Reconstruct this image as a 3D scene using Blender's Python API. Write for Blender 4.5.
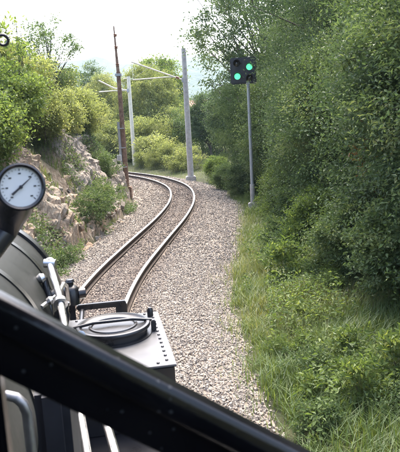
import bpy, bmesh, math, random
import numpy as np
from mathutils import Vector, Matrix, noise as mnoise

for o in list(bpy.data.objects):
    bpy.data.objects.remove(o)
SC = bpy.context.scene
COL = SC.collection
R = math.radians
rng = np.random.default_rng(7)
random.seed(7)

# ------------------------------------------------------------------ camera
EYE = (0.0, 0.0, 2.48)
cd = bpy.data.cameras.new('camera')
cam = bpy.data.objects.new('camera', cd)
COL.objects.link(cam)
cam.matrix_world = (Matrix.Translation(EYE) @ Matrix.Rotation(R(90 - 9.7), 4, 'X')
                    @ Matrix.Rotation(R(-3.2), 4, 'Z'))
cd.sensor_fit = 'VERTICAL'
cd.sensor_height = 24.0
cd.lens = 24.0 * 600 / 452
cd.clip_start = 0.02
cd.clip_end = 6000
cd.dof.use_dof = True
cd.dof.focus_distance = 22.0
cd.dof.aperture_fstop = 9.0
SC.camera = cam

# ------------------------------------------------------------------ light
SUN_EL, SUN_AZ = R(62), R(6)          # azimuth clockwise from +Y: hazy sun high ahead over the line
w = bpy.data.worlds.new('World')
SC.world = w
w.use_nodes = True
nt = w.node_tree
nt.nodes.clear()
sky = nt.nodes.new('ShaderNodeTexSky')
sky.sky_type = 'NISHITA'
sky.sun_disc = False
sky.sun_elevation = SUN_EL
sky.sun_rotation = SUN_AZ
sky.air_density = 1.0
sky.dust_density = 6.0
sky.ozone_density = 1.0
bg = nt.nodes.new('ShaderNodeBackground')
bg.inputs['Strength'].default_value = 0.15
out = nt.nodes.new('ShaderNodeOutputWorld')
nt.links.new(sky.outputs[0], bg.inputs[0])
nt.links.new(bg.outputs[0], out.inputs[0])

sd = bpy.data.lights.new('sun', 'SUN')
sd.energy = 1.3
sd.angle = R(38)
sd.color = (1.0, 0.95, 0.87)
sun = bpy.data.objects.new('sun', sd)
COL.objects.link(sun)
to_sun = Vector((math.sin(SUN_AZ) * math.cos(SUN_EL), math.cos(SUN_AZ) * math.cos(SUN_EL), math.sin(SUN_EL)))
sun.rotation_euler = to_sun.to_track_quat('Z', 'Y').to_euler()
sun.location = (6, 10, 30)

SC.view_settings.view_transform = 'Standard'
SC.view_settings.look = 'None'
SC.view_settings.exposure = 2.5
SC.view_settings.gamma = 1.0
SC.view_settings.use_curve_mapping = False
SC.render.engine = 'CYCLES'
SC.cycles.use_denoising = True
SC.cycles.max_bounces = 6
SC.cycles.volume_bounces = 1
SC.cycles.transparent_max_bounces = 8

# ------------------------------------------------------------------ helpers
def tag(o, label=None, cat=None, group=None, kind=None):
    if label: o['label'] = label
    if cat: o['category'] = cat
    if group: o['group'] = group
    if kind: o['kind'] = kind
    return o

def empty(name, loc=(0, 0, 0), rz=0, scale=1.0):
    o = bpy.data.objects.new(name, None)
    COL.objects.link(o)
    o.location = loc
    o.rotation_euler = (0, 0, rz)
    o.scale = (scale,) * 3 if not isinstance(scale, tuple) else scale
    o.empty_display_size = 0.1
    return o

def link(name, me, mat=None, parent=None):
    o = bpy.data.objects.new(name, me)
    COL.objects.link(o)
    if mat is not None and not me.materials:
        me.materials.append(mat)
    if parent is not None:
        o.parent = parent
    return o

def np_mesh(name, V, T, face_attrs=None, smooth=False, mat_idx=None):
    """triangle mesh straight from arrays"""
    me = bpy.data.meshes.new(name)
    V = np.asarray(V, np.float32); T = np.asarray(T, np.int32)
    me.vertices.add(len(V)); me.vertices.foreach_set('co', V.ravel())
    k = T.shape[1]
    me.loops.add(T.size); me.loops.foreach_set('vertex_index', T.ravel())
    me.polygons.add(len(T))
    me.polygons.foreach_set('loop_start', np.arange(len(T), dtype=np.int32) * k)
    me.polygons.foreach_set('loop_total', np.full(len(T), k, np.int32))
    if mat_idx is not None:
        me.polygons.foreach_set('material_index', np.asarray(mat_idx, np.int32))
    me.polygons.foreach_set('use_smooth', np.full(len(T), smooth, bool))
    for n, arr in (face_attrs or {}).items():
        a = me.attributes.new(n, 'FLOAT', 'FACE')
        a.data.foreach_set('value', np.asarray(arr, np.float32))
    me.update(calc_edges=True)
    return me

def bm_mesh(name, bm, smooth=False, angle=None):
    me = bpy.data.meshes.new(name)
    bm.normal_update()
    bm.to_mesh(me); bm.free()
    if smooth:
        me.polygons.foreach_set('use_smooth', np.ones(len(me.polygons), bool))
        if angle is not None:
            me.set_sharp_from_angle(angle=angle)
    return me

def box(bm, c, s, rot=None, bevel=0.0):
    r = bmesh.ops.create_cube(bm, size=1.0)
    vs = r['verts']
    M = Matrix.Translation(c) @ (rot.to_4x4() if rot else Matrix()) @ Matrix.Diagonal((*s, 1))
    bmesh.ops.transform(bm, matrix=M, verts=vs)
    if bevel:
        es = {e for v in vs for e in v.link_edges}
        bmesh.ops.bevel(bm, geom=list(es), offset=bevel, segments=2, affect='EDGES')

def tube(bm, pts, rad, seg=10, cap=True):
    """swept tube; rad a number or one per point"""
    pts = [Vector(p) for p in pts]
    n = len(pts)
    rad = [rad] * n if not hasattr(rad, '__len__') else rad
    rings = []
    up = Vector((0.13, 0.21, 0.97))
    for i, p in enumerate(pts):
        t = (pts[min(i + 1, n - 1)] - pts[max(i - 1, 0)]).normalized()
        a = t.cross(up)
        if a.length < 0.05: a = t.cross(Vector((1, 0, 0)))
        a.normalize(); b = t.cross(a)
        rings.append([bm.verts.new(p + (a * math.cos(q) + b * math.sin(q)) * rad[i])
                      for q in [2 * math.pi * k / seg for k in range(seg)]])
    for r0, r1 in zip(rings[:-1], rings[1:]):
        for k in range(seg):
            bm.faces.new((r0[k], r0[(k + 1) % seg], r1[(k + 1) % seg], r1[k]))
    if cap:
        bm.faces.new(rings[0][::-1]); bm.faces.new(rings[-1])

def lathe(bm, prof, org, axis, seg=32):
    """prof: list of (radius, along axis)"""
    org = Vector(org); ax = Vector(axis).normalized()
    a = ax.cross(Vector((0, 0, 1)))
    if a.length < 0.05: a = ax.cross(Vector((1, 0, 0)))
    a.normalize(); b = ax.cross(a)
    rings = []
    for r, h in prof:
        if r < 1e-6:
            rings.append([bm.verts.new(org + ax * h)])
        else:
            rings.append([bm.verts.new(org + ax * h + (a * math.cos(q) + b * math.sin(q)) * r)
                          for q in [2 * math.pi * k / seg for k in range(seg)]])
    for r0, r1 in zip(rings[:-1], rings[1:]):
        for k in range(seg):
            k2 = (k + 1) % seg
            if len(r0) == 1 and len(r1) == 1: continue
            if len(r0) == 1: bm.faces.new((r0[0], r1[k2], r1[k]))
            elif len(r1) == 1: bm.faces.new((r0[k], r0[k2], r1[0]))
            else: bm.faces.new((r0[k], r0[k2], r1[k2], r1[k]))
    bmesh.ops.recalc_face_normals(bm, faces=bm.faces)

# ------------------------------------------------------------------ materials
def mat_new(name):
    m = bpy.data.materials.new(name)
    m.use_nodes = True
    n = m.node_tree.nodes
    return m, n, m.node_tree.links, n['Principled BSDF']

def ramp(n, stops):
    r = n.new('ShaderNodeValToRGB')
    e = r.color_ramp.elements
    while len(e) < len(stops): e.new(0.5)
    for k, (p, c) in enumerate(stops):
        e[k].position = p; e[k].color = (*c, 1)
    return r

def noise_tex(n, l, scale, detail=6, rough=0.6, coord='Object', dist=0.0):
    tc = n.new('ShaderNodeTexCoord')
    t = n.new('ShaderNodeTexNoise')
    t.inputs['Scale'].default_value = scale
    t.inputs['Detail'].default_value = detail
    t.inputs['Roughness'].default_value = rough
    t.inputs['Distortion'].default_value = dist
    l.new(tc.outputs[coord], t.inputs['Vector'])
    return t

def bump(n, l, src, bsdf, strength, dist):
    b = n.new('ShaderNodeBump')
    b.inputs['Strength'].default_value = strength
    b.inputs['Distance'].default_value = dist
    l.new(src, b.inputs['Height'])
    l.new(b.outputs[0], bsdf.inputs['Normal'])

def simple(name, stops, scale=6, rough=(0.5, 0.8), metal=0.0, bstr=0.3, bdist=0.004, detail=7, coord='Object', coat=0):
    m, n, l, b = mat_new(name)
    t = noise_tex(n, l, scale, detail, coord=coord)
    r = ramp(n, stops)
    l.new(t.outputs['Fac'], r.inputs[0]); l.new(r.outputs[0], b.inputs['Base Color'])
    mr = n.new('ShaderNodeMapRange')
    mr.inputs['From Min'].default_value = 0.3; mr.inputs['From Max'].default_value = 0.7
    mr.inputs['To Min'].default_value = rough[0]; mr.inputs['To Max'].default_value = rough[1]
    t2 = noise_tex(n, l, scale * 2.3, 5, coord=coord)
    l.new(t2.outputs['Fac'], mr.inputs['Value']); l.new(mr.outputs[0], b.inputs['Roughness'])
    b.inputs['Metallic'].default_value = metal
    b.inputs['Coat Weight'].default_value = coat
    b.inputs['Coat Roughness'].default_value = 0.12
    if bstr: bump(n, l, t2.outputs['Fac'], b, bstr, bdist)
    return m

def leaf_mat(name, dark, mid, light, trans=0.35, spec=0.35, glow=(1.5, 1.35, .55)):
    m, n, l, b = mat_new(name)
    at = n.new('ShaderNodeAttribute'); at.attribute_name = 'tint'
    oi = n.new('ShaderNodeObjectInfo')
    ma = n.new('ShaderNodeMath'); ma.operation = 'MULTIPLY_ADD'
    ma.inputs[1].default_value = 0.22; ma.inputs[2].default_value = -0.11
    l.new(oi.outputs['Random'], ma.inputs[0])
    ad = n.new('ShaderNodeMath'); ad.operation = 'ADD'
    l.new(at.outputs['Fac'], ad.inputs[0]); l.new(ma.outputs[0], ad.inputs[1])
    r = ramp(n, [(0.05, dark), (0.5, mid), (0.9, light), (1.0, (light[0] * 1.15, light[1] * 1.02, light[2]))])
    l.new(ad.outputs[0], r.inputs[0])
    l.new(r.outputs[0], b.inputs['Base Color'])
    b.inputs['Roughness'].default_value = 0.5
    b.inputs['Specular IOR Level'].default_value = spec
    tr = n.new('ShaderNodeBsdfTranslucent')
    hs = n.new('ShaderNodeMixRGB'); hs.blend_type = 'MULTIPLY'; hs.inputs[0].default_value = 1
    hs.inputs[2].default_value = (*glow, 1)
    l.new(r.outputs[0], hs.inputs[1]); l.new(hs.outputs[0], tr.inputs[0])
    mx = n.new('ShaderNodeMixShader'); mx.inputs[0].default_value = trans
    l.new(b.outputs[0], mx.inputs[1]); l.new(tr.outputs[0], mx.inputs[2])
    l.new(mx.outputs[0], n['Material Output'].inputs['Surface'])
    return m

M = {}
M['leaf_dark'] = leaf_mat('leaf_dark', (.054, .084, .044), (.090, .130, .066), (.138, .174, .092), 0.34, 0.2, (1.15, 1.25, .75))
M['leaf_mid'] = leaf_mat('leaf_mid', (.060, .096, .044), (.104, .150, .066), (.158, .198, .092), 0.38, 0.2, (1.2, 1.25, .7))
M['leaf_yellow'] = leaf_mat('leaf_yellow', (.140, .175, .068), (.220, .258, .110), (.29, .315, .155), 0.5, 0.3, (1.25, 1.22, .70))
M['leaf_fresh'] = leaf_mat('leaf_fresh', (.070, .112, .038), (.130, .185, .062), (.20, .245, .088), 0.48, 0.3, (1.3, 1.3, .65))
M['leaf_dry'] = leaf_mat('leaf_dry', (.10, .065, .03), (.19, .115, .05), (.27, .18, .08), 0.3)
M['grass'] = leaf_mat('grass', (.060, .100, .036), (.108, .165, .060), (.19, .215, .105), 0.38)
M['bark'] = simple('bark', [(.3, (.05, .042, .035)), (.7, (.14, .12, .10))], 22, (.8, .95), bstr=.8, bdist=.02)

def ground_mat():
    m, n, l, b = mat_new('ground')
    a = noise_tex(n, l, 1.1, 8, .65); c = noise_tex(n, l, 9, 8, .7)
    r1 = ramp(n, [(.28, (.055, .052, .028)), (.45, (.070, .088, .032)), (.62, (.105, .125, .045)), (.8, (.15, .14, .075))])
    r2 = ramp(n, [(.35, (.55, .5, .45)), (.7, (1.15, 1.1, 1.0))])
    l.new(a.outputs['Fac'], r1.inputs[0]); l.new(c.outputs['Fac'], r2.inputs[0])
    mx = n.new('ShaderNodeMixRGB'); mx.blend_type = 'MULTIPLY'; mx.inputs[0].default_value = 1
    l.new(r1.outputs[0], mx.inputs[1]); l.new(r2.outputs[0], mx.inputs[2])
    # bare earth where the bank is steep
    g = n.new('ShaderNodeNewGeometry'); sx = n.new('ShaderNodeSeparateXYZ')
    l.new(g.outputs['Normal'], sx.inputs[0])
    mr = n.new('ShaderNodeMapRange'); mr.inputs['From Min'].default_value = .86; mr.inputs['From Max'].default_value = .55
    l.new(sx.outputs['Z'], mr.inputs['Value'])
    earth = ramp(n, [(.32, (.075, .055, .036)), (.46, (.16, .12, .085)), (.58, (.25, .205, .155)), (.72, (.34, .31, .265))])
    l.new(c.outputs['Fac'], earth.inputs[0])
    mx2 = n.new('ShaderNodeMixRGB')
    l.new(mr.outputs[0], mx2.inputs[0]); l.new(mx.outputs[0], mx2.inputs[1]); l.new(earth.outputs[0], mx2.inputs[2])
    l.new(mx2.outputs[0], b.inputs['Base Color'])
    b.inputs['Roughness'].default_value = .95
    bump(n, l, c.outputs['Fac'], b, 1.0, .16)
    return m
M['ground'] = ground_mat()

def stone_mat(name, sc=1.0):
    m, n, l, b = mat_new(name)
    at = n.new('ShaderNodeAttribute'); at.attribute_name = 'tint'
    r = ramp(n, [(0, (.15, .125, .102)), (.3, (.215, .186, .157)), (.6, (.258, .226, .192)), (.85, (.31, .28, .245)), (1, (.27, .215, .165))])
    l.new(at.outputs['Fac'], r.inputs[0])
    du = n.new('ShaderNodeAttribute'); du.attribute_name = 'rust'
    mx = n.new('ShaderNodeMixRGB'); mx.inputs[2].default_value = (.13, .095, .075, 1)
    l.new(du.outputs['Fac'], mx.inputs[0]); l.new(r.outputs[0], mx.inputs[1])
    t = noise_tex(n, l, 60, 4)
    l.new(mx.outputs[0], b.inputs['Base Color'])
    b.inputs['Roughness'].default_value = .9
    bump(n, l, t.outputs['Fac'], b, .5, .006)
    return m
M['stone'] = stone_mat('ballast_stone')

def bed_mat():
    m, n, l, b = mat_new('ballast_bed')
    v = n.new('ShaderNodeTexVoronoi'); v.inputs['Scale'].default_value = 19
    tc = n.new('ShaderNodeTexCoord'); l.new(tc.outputs['Object'], v.inputs['Vector'])
    sp = n.new('ShaderNodeSeparateColor'); l.new(v.outputs['Color'], sp.inputs[0])
    r = ramp(n, [(0, (.12, .098, .078)), (.4, (.19, .16, .132)), (.8, (.26, .225, .19)), (1, (.22, .165, .125))])
    l.new(sp.outputs[0], r.inputs[0])
    at = n.new('ShaderNodeAttribute'); at.attribute_name = 'rust'
    mx = n.new('ShaderNodeMixRGB'); mx.inputs[2].default_value = (.11, .085, .07, 1)
    l.new(at.outputs['Fac'], mx.inputs[0]); l.new(r.outputs[0], mx.inputs[1])
    l.new(mx.outputs[0], b.inputs['Base Color'])
    b.inputs['Roughness'].default_value = .95
    inv = n.new('ShaderNodeMath'); inv.operation = 'SUBTRACT'; inv.inputs[0].default_value = 1
    l.new(v.outputs['Distance'], inv.inputs[1])
    bump(n, l, inv.outputs[0], b, 1.0, .03)
    return m
M['bed'] = bed_mat()
M['rail_steel'] = simple('rail_steel', [(.3, (.50, .50, .51)), (.7, (.64, .64, .64))], 30, (.28, .42), metal=1, bstr=.05)
M['rail_rust'] = simple('rail_rust', [(.3, (.026, .018, .014)), (.7, (.066, .045, .033))], 40, (.75, .95), bstr=.5)

def rock_mat(name, a, b_, c):
    m, n, l, b = mat_new(name)
    oi = n.new('ShaderNodeObjectInfo')
    t = noise_tex(n, l, 3.2, 9, .68, dist=.6); t2 = noise_tex(n, l, 14, 8, .7)
    ad = n.new('ShaderNodeMath'); ad.operation = 'MULTIPLY_ADD'; ad.inputs[1].default_value = .24
    l.new(oi.outputs['Random'], ad.inputs[0]); l.new(t.outputs['Fac'], ad.inputs[2])
    r = ramp(n, [(.35, a), (.58, b_), (.82, c)])
    l.new(ad.outputs[0], r.inputs[0])
    r2 = ramp(n, [(.33, (.5, .47, .44)), (.6, (1.1, 1.1, 1.1))])
    l.new(t2.outputs['Fac'], r2.inputs[0])
    mx = n.new('ShaderNodeMixRGB'); mx.blend_type = 'MULTIPLY'; mx.inputs[0].default_value = 1
    l.new(r.outputs[0], mx.inputs[1]); l.new(r2.outputs[0], mx.inputs[2])
    l.new(mx.outputs[0], b.inputs['Base Color']); b.inputs['Roughness'].default_value = .92
    bump(n, l, t2.outputs['Fac'], b, .9, .05)
    return m
M['rock_pale'] = rock_mat('rock_pale', (.27, .165, .100), (.38, .275, .190), (.46, .39, .31))
M['rock_grey'] = rock_mat('rock_grey', (.21, .165, .125), (.335, .285, .235), (.43, .39, .345))

def loco_paint(name, col, rough=.22, specks=0.0, spec=.5):
    m, n, l, b = mat_new(name)
    t = noise_tex(n, l, 7, 8, .65)
    r = ramp(n, [(.3, tuple(v * .75 for v in col)), (.7, tuple(min(1, v * 1.35 + .004) for v in col))])
    l.new(t.outputs['Fac'], r.inputs[0])
    src = r.outputs[0]
    if specks:
        v = n.new('ShaderNodeTexVoronoi'); v.inputs['Scale'].default_value = specks
        tc = n.new('ShaderNodeTexCoord'); l.new(tc.outputs['Object'], v.inputs['Vector'])
        sp = n.new('ShaderNodeSeparateColor'); l.new(v.outputs['Color'], sp.inputs[0])
        gt = n.new('ShaderNodeMath'); gt.operation = 'GREATER_THAN'; gt.inputs[1].default_value = .72
        l.new(sp.outputs[0], gt.inputs[0])
        mr = n.new('ShaderNodeMapRange'); mr.inputs['From Min'].default_value = .20; mr.inputs['From Max'].default_value = .08
        l.new(v.outputs['Distance'], mr.inputs['Value'])
        mu = n.new('ShaderNodeMath'); mu.operation = 'MULTIPLY'
        l.new(gt.outputs[0], mu.inputs[0]); l.new(mr.outputs[0], mu.inputs[1])
        m2 = n.new('ShaderNodeMath'); m2.operation = 'MULTIPLY'; m2.inputs[1].default_value = .12
        l.new(mu.outputs[0], m2.inputs[0])
        mx = n.new('ShaderNodeMixRGB'); mx.inputs[2].default_value = (.34, .36, .38, 1)
        l.new(m2.outputs[0], mx.inputs[0]); l.new(src, mx.inputs[1]); src = mx.outputs[0]
    l.new(src, b.inputs['Base Color'])
    b.inputs['Specular IOR Level'].default_value = spec
    mr = n.new('ShaderNodeMapRange'); mr.inputs['To Min'].default_value = rough * .8; mr.inputs['To Max'].default_value = rough * 1.5
    l.new(t.outputs['Fac'], mr.inputs['Value']); l.new(mr.outputs[0], b.inputs['Roughness'])
    t2 = noise_tex(n, l, 55, 3)
    bump(n, l, t2.outputs['Fac'], b, .12, .002)
    return m
M['black'] = loco_paint('black_paint', (.010, .010, .012), .25)
M['black_frame'] = loco_paint('black_frame_paint', (.003, .003, .0045), .13, specks=75, spec=.35)
M['tank'] = loco_paint('tank_top_paint', (.050, .052, .058), .36, spec=.45)
M['boiler'] = loco_paint('boiler_paint', (.011, .013, .012), .5, spec=.14)
M['boiler_band'] = loco_paint('boiler_band_paint', (.012, .012, .011), .3)
M['cladding'] = loco_paint('cladding_sheet', (.014, .015, .020), .5, spec=.3)
M['chrome'] = simple('polished_pipe', [(.3, (.38, .38, .39)), (.7, (.58, .58, .58))], 14, (.26, .45), metal=1, bstr=.05)
M['dull_pipe'] = simple('dull_steel_pipe', [(.3, (.22, .22, .23)), (.7, (.36, .36, .37))], 14, (.38, .55), metal=1, bstr=.1)
M['dial'] = simple('gauge_dial', [(.3, (.78, .78, .76)), (.7, (.84, .84, .82))], 8, (.4, .5), bstr=0)
M['ink'] = simple('gauge_ink', [(.3, (.03, .03, .035)), (.7, (.05, .05, .055))], 8, (.5, .6), bstr=0)
M['bezel'] = loco_paint('gauge_bezel', (.012, .013, .018), .22)
M['wood_pole'] = simple('rusty_pole', [(.3, (.11, .062, .040)), (.55, (.20, .12, .08)), (.75, (.28, .21, .16))], 9, (.75, .95), bstr=.6, bdist=.01)
M['concrete'] = simple('concrete', [(.3, (.27, .25, .24)), (.7, (.42, .40, .38))], 7, (.85, .95), bstr=.4, bdist=.006)
M['cream'] = simple('cream_paint', [(.3, (.52, .48, .38)), (.7, (.66, .62, .52))], 7, (.5, .7), bstr=.2)
M['galv'] = simple('galvanised_steel', [(.3, (.30, .31, .32)), (.7, (.36, .37, .38))], 3, (.45, .65), metal=.3, bstr=.1)
M['white_box'] = simple('white_enamel', [(.3, (.66, .66, .64)), (.7, (.78, .78, .76))], 9, (.4, .6), bstr=.1)
M['signal_black'] = simple('signal_black', [(.3, (.018, .018, .021)), (.7, (.035, .036, .04))], 12, (.5, .7), bstr=.1)
M['insulator'] = simple('insulator_glaze', [(.3, (.16, .07, .04)), (.7, (.25, .12, .07))], 12, (.2, .35), bstr=0)
M['plaster'] = simple('plaster', [(.3, (.60, .56, .46)), (.7, (.70, .66, .56))], 2, (.85, .95), bstr=.2)
M['roof'] = simple('roof_tiles', [(.3, (.30, .15, .10)), (.7, (.42, .24, .17))], 4, (.8, .95), bstr=.3)
M['pane'] = simple('window_pane', [(.3, (.03, .035, .04)), (.7, (.05, .055, .06))], 3, (.05, .1), bstr=0)
M['forest'] = simple('far_forest', [(.3, (.030, .050, .028)), (.55, (.048, .072, .036)), (.75, (.075, .095, .045))], .03, (.9, 1), bstr=.6, bdist=6)

def lamp_mat():
    m, n, l, b = mat_new('green_signal_light')
    b.inputs['Base Color'].default_value = (.02, .5, .25, 1)
    b.inputs['Emission Color'].default_value = (.10, 1.0, .38, 1)
    b.inputs['Emission Strength'].default_value = .30
    b.inputs['Roughness'].default_value = .2
    return m
M['green'] = lamp_mat()
def unlit_mat():
    m, n, l, b = mat_new('unlit_lens')
    b.inputs['Base Color'].default_value = (.03, .028, .02, 1); b.inputs['Roughness'].default_value = .12
    return m
M['unlit'] = unlit_mat()

# ------------------------------------------------------------------ the line of the track
CTRL = np.array([(0.15, -8), (-.35, -4.2), (-.78, -1), (-1.15, 2), (-1.44, 5.2), (-1.555, 8.24), (-1.47, 10.3), (-1.3, 11.9), (-1.1, 13.6),
                 (-.83, 15.8), (-.655, 17.8), (-.55, 19.9), (-.60, 22.4), (-.90, 25.1), (-1.68, 28.2), (-3.05, 31.7),
                 (-5.6, 36), (-9.2, 40.3), (-14, 44.2), (-22, 48.5), (-32, 51.5)], float)
def catmull(P, n=14):
    P = np.vstack([2 * P[0] - P[1], P, 2 * P[-1] - P[-2]]); o = []
    for i in range(1, len(P) - 2):
        for k in range(n):
            t = k / n; a, b, c, d = P[i - 1:i + 3]
            o.append(.5 * ((2 * b) + (c - a) * t + (2 * a - 5 * b + 4 * c - d) * t * t + (3 * b - a - 3 * c + d) * t ** 3))
    return np.array(o + [P[-2]])
LINE = catmull(CTRL)
for _ in range(40):
    LINE[1:-1] = .5 * LINE[1:-1] + .25 * (LINE[:-2] + LINE[2:])
TAN = np.gradient(LINE, axis=0); TAN /= np.linalg.norm(TAN, axis=1)[:, None]
NRM = np.stack([TAN[:, 1], -TAN[:, 0]], 1)         # to the right of travel
ARC = np.concatenate([[0], np.cumsum(np.linalg.norm(np.diff(LINE, axis=0), axis=1))])

def offset_of(x, y):
    """signed distance from the track centre (right positive)"""
    P = np.stack([np.ravel(x), np.ravel(y)], 1)
    best = np.full(len(P), 1e9); sg = np.ones(len(P))
    for k0 in range(0, len(LINE), 1):
        d = P - LINE[k0]
        q = np.einsum('ij,ij->i', d, d)
        m = q < best
        best[m] = q[m]; sg[m] = np.sign(d[m] @ NRM[k0])
    return (np.sqrt(best) * np.where(sg == 0, 1, sg)).reshape(np.shape(x))

def vnoise(x, y, s, seed=0):
    """cheap value noise on arrays"""
    x = np.asarray(x) / s + seed * 17.3; y = np.asarray(y) / s - seed * 9.1
    xi = np.floor(x); yi = np.floor(y); fx = x - xi; fy = y - yi
    fx = fx * fx * (3 - 2 * fx); fy = fy * fy * (3 - 2 * fy)
    def h(a, b):
        v = np.sin(a * 127.1 + b * 311.7 + seed * 74.7) * 43758.5453
        return v - np.floor(v)
    return (h(xi, yi) * (1 - fx) + h(xi + 1, yi) * fx) * (1 - fy) + (h(xi, yi + 1) * (1 - fx) + h(xi + 1, yi + 1) * fx) * fy

def height(x, y):
    x = np.asarray(x, float); y = np.asarray(y, float)
    o = offset_of(x, y)
    z = np.full(x.shape, -.34)
    n1 = vnoise(x, y, 1.3, 1) - .5; n2 = vnoise(x, y, .45, 2) - .5; n3 = vnoise(x, y, 6, 3) - .5
    # bank and cutting on the left
    d = -o - 1.62 + .5 * n1 * np.clip((-o - 1.6), 0, 1)
    fade = np.clip((75 - np.hypot(x + 6, y - 18)) / 50, 0, 1)
    lo = np.clip(d, 0, None)
    slope = np.where(lo < .25, lo * .3, .075 + (lo - .25) * 1.55)
    top = 2.35
    ex = np.clip(slope - top, 0, None) / 1.55
    slope = np.minimum(slope, top) + np.minimum(ex * .42, 2.4)
    zl = -.34 + slope * fade + (n1 * .45 + n2 * .30 + (vnoise(x, y, .22, 21) - .5) * .14) * np.clip(lo, 0, 1)
    z = np.where(o < -1.6, zl, z)
    # right verge and the bank under the hedge
    r = np.clip(o - 2.0, 0, None)
    zr = -.36 + np.minimum(r * .16, 1.2) * np.clip((60 - y) / 20, 0, 1) + (n1 * .10 + n2 * .07) * np.clip(r * 2, 0, 1)
    z = np.where(o > 2.0, zr, z)
    inside = np.clip((2.0 - np.abs(o + .17)) / .5, 0, 1)
    z = np.where(np.abs(o) < 2.0, np.minimum(z, -.36 - .15 * inside), z)
    far = np.clip((np.hypot(x, y) - 60) / 100, 0, 1)
    return z + n3 * .25 * far

def axis_lines(lo, hi, step, end0, end1, g=1.22):
    a = list(np.arange(lo, hi, step)); s = step
    while a[-1] < end1: s *= g; a.append(a[-1] + s)
    s = step
    while a[0] > end0: s *= g; a.insert(0, a[0] - s)
    return np.array(a)
gx = axis_lines(-9, 6, .16, -1600, 1600); gy = axis_lines(3, 40, .20, -300, 1700)
XX, YY = np.meshgrid(gx, gy)
ZZ = height(XX, YY)
V = np.stack([XX.ravel(), YY.ravel(), ZZ.ravel()], 1)
nx = len(gx); idx = np.arange(XX.size).reshape(XX.shape)
Q = np.stack([idx[:-1, :-1].ravel(), idx[:-1, 1:].ravel(), idx[1:, 1:].ravel(), idx[1:, :-1].ravel()], 1)
g = link('ground', np_mesh('ground', V, Q, smooth=True), M['ground'])
tag(g, kind='structure')

def zat(x, y): return float(height(np.array([x]), np.array([y]))[0])

# ballast bed
def bed_z(o):
    a = np.abs(o)
    return np.where(a < .75, -.150, np.where(o > 0, -.150 - (a - .75) * .165, -.150 - (a - .75) * .24))
offs = np.array([-1.85, -1.5, -1.1, -.75, -.5, -.38, -.2, 0, .2, .38, .5, .75, 1.1, 1.5, 1.9, 2.2])
sel = np.arange(0, len(LINE))
P3 = []
for i in sel:
    for o_ in offs:
        p = LINE[i] + NRM[i] * o_
        P3.append((p[0], p[1], float(bed_z(o_)) + (vnoise(p[0], p[1], .5, 5) - .5) * .03))
P3 = np.array(P3); k = len(offs); ii = np.arange(len(P3)).reshape(-1, k)
Q = np.stack([ii[:-1, :-1].ravel(), ii[:-1, 1:].ravel(), ii[1:, 1:].ravel(), ii[1:, :-1].ravel()], 1)
oc = np.tile((offs[:-1] + offs[1:]) / 2, len(sel) - 1)
rustf = lambda o: np.clip(.62 - np.abs(np.abs(o) - .30) * 1.0, 0, .5) * (np.abs(o) < .95)
b = link('ballast_bed', np_mesh('ballast_bed', P3, Q, {'rust': rustf(oc)}, smooth=True), M['bed'])
tag(b, kind='structure')

def point_on(s, o):
    i = np.clip(np.searchsorted(ARC, s) - 1, 0, len(LINE) - 2)
    t = (s - ARC[i]) / (ARC[i + 1] - ARC[i])
    p = LINE[i] * (1 - t)[:, None] + LINE[i + 1] * t[:, None]
    nn = NRM[i] * (1 - t)[:, None] + NRM[i + 1] * t[:, None]
    return p + nn * o[:, None]

# ballast stones: real angular stones, too many to count
CUBE = np.array([(-1, -1, -1), (1, -1, -1), (1, 1, -1), (-1, 1, -1), (-1, -1, 1), (1, -1, 1), (1, 1, 1), (-1, 1, 1)], float) * .55
CT = np.array([(0, 2, 1), (0, 3, 2), (4, 5, 6), (4, 6, 7), (0, 1, 5), (0, 5, 4), (1, 2, 6), (1, 6, 5), (2, 3, 7), (2, 7, 6), (3, 0, 4), (3, 4, 7)])
def rand_rot(n):
    q = rng.normal(size=(n, 4)); q /= np.linalg.norm(q, axis=1)[:, None]
    w_, x, y, z = q.T
    return np.stack([1 - 2 * (y * y + z * z), 2 * (x * y - z * w_), 2 * (x * z + y * w_), 2 * (x * y + z * w_), 1 - 2 * (x * x + z * z), 2 * (y * z - x * w_),
                     2 * (x * z - y * w_), 2 * (y * z + x * w_), 1 - 2 * (x * x + y * y)], 1).reshape(n, 3, 3)
s_of_y = lambda y: float(np.interp(y, LINE[:, 1], ARC))
ss, oo, rr = [], [], []
for y0, y1, n, r0, r1 in ((4.2, 12, 52000, .009, .022), (12, 20, 22000, .014, .030), (20, 33, 15000, .019, .036)):
    ss.append(rng.uniform(s_of_y(y0), s_of_y(y1), n)); oo.append(rng.uniform(-1.78, 2.35, n)); rr.append(rng.uniform(r0, r1, n))
ss = np.concatenate(ss); oo = np.concatenate(oo); rr = np.concatenate(rr)
edge = (oo > 1.95) | (oo < -1.5)
keep = ~(edge & (rng.random(len(ss)) < .55)) & ~((np.abs(np.abs(oo) - .41) < .075))
ss, oo, rr = ss[keep], oo[keep], rr[keep]
pp = point_on(ss, oo)
n = len(ss)
sh = CUBE[None] * (1 + rng.uniform(-.42, .42, (n, 8, 3)))
sh *= (rr[:, None] * rng.uniform(.7, 1.3, (n, 3)))[:, None, :]
sh = np.einsum('nij,nkj->nki', rand_rot(n), sh)
cz = bed_z(oo) + (vnoise(pp[:, 0], pp[:, 1], .5, 5) - .5) * .03 + rr * rng.uniform(0, .75, n)
Vs = sh + np.stack([pp[:, 0], pp[:, 1], cz], 1)[:, None, :]
Ts = (CT[None] + (np.arange(n) * 8)[:, None, None]).reshape(-1, 3)
me = np_mesh('ballast_stones', Vs.reshape(-1, 3), Ts, {'tint': np.repeat(rng.beta(3.6, 3.0, n), 12), 'rust': np.repeat(np.clip(rustf(oo) * 1.15 + rng.normal(0, .08, n), 0, 1), 12)})
b = link('ballast_stones', me, M['stone'])
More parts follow.
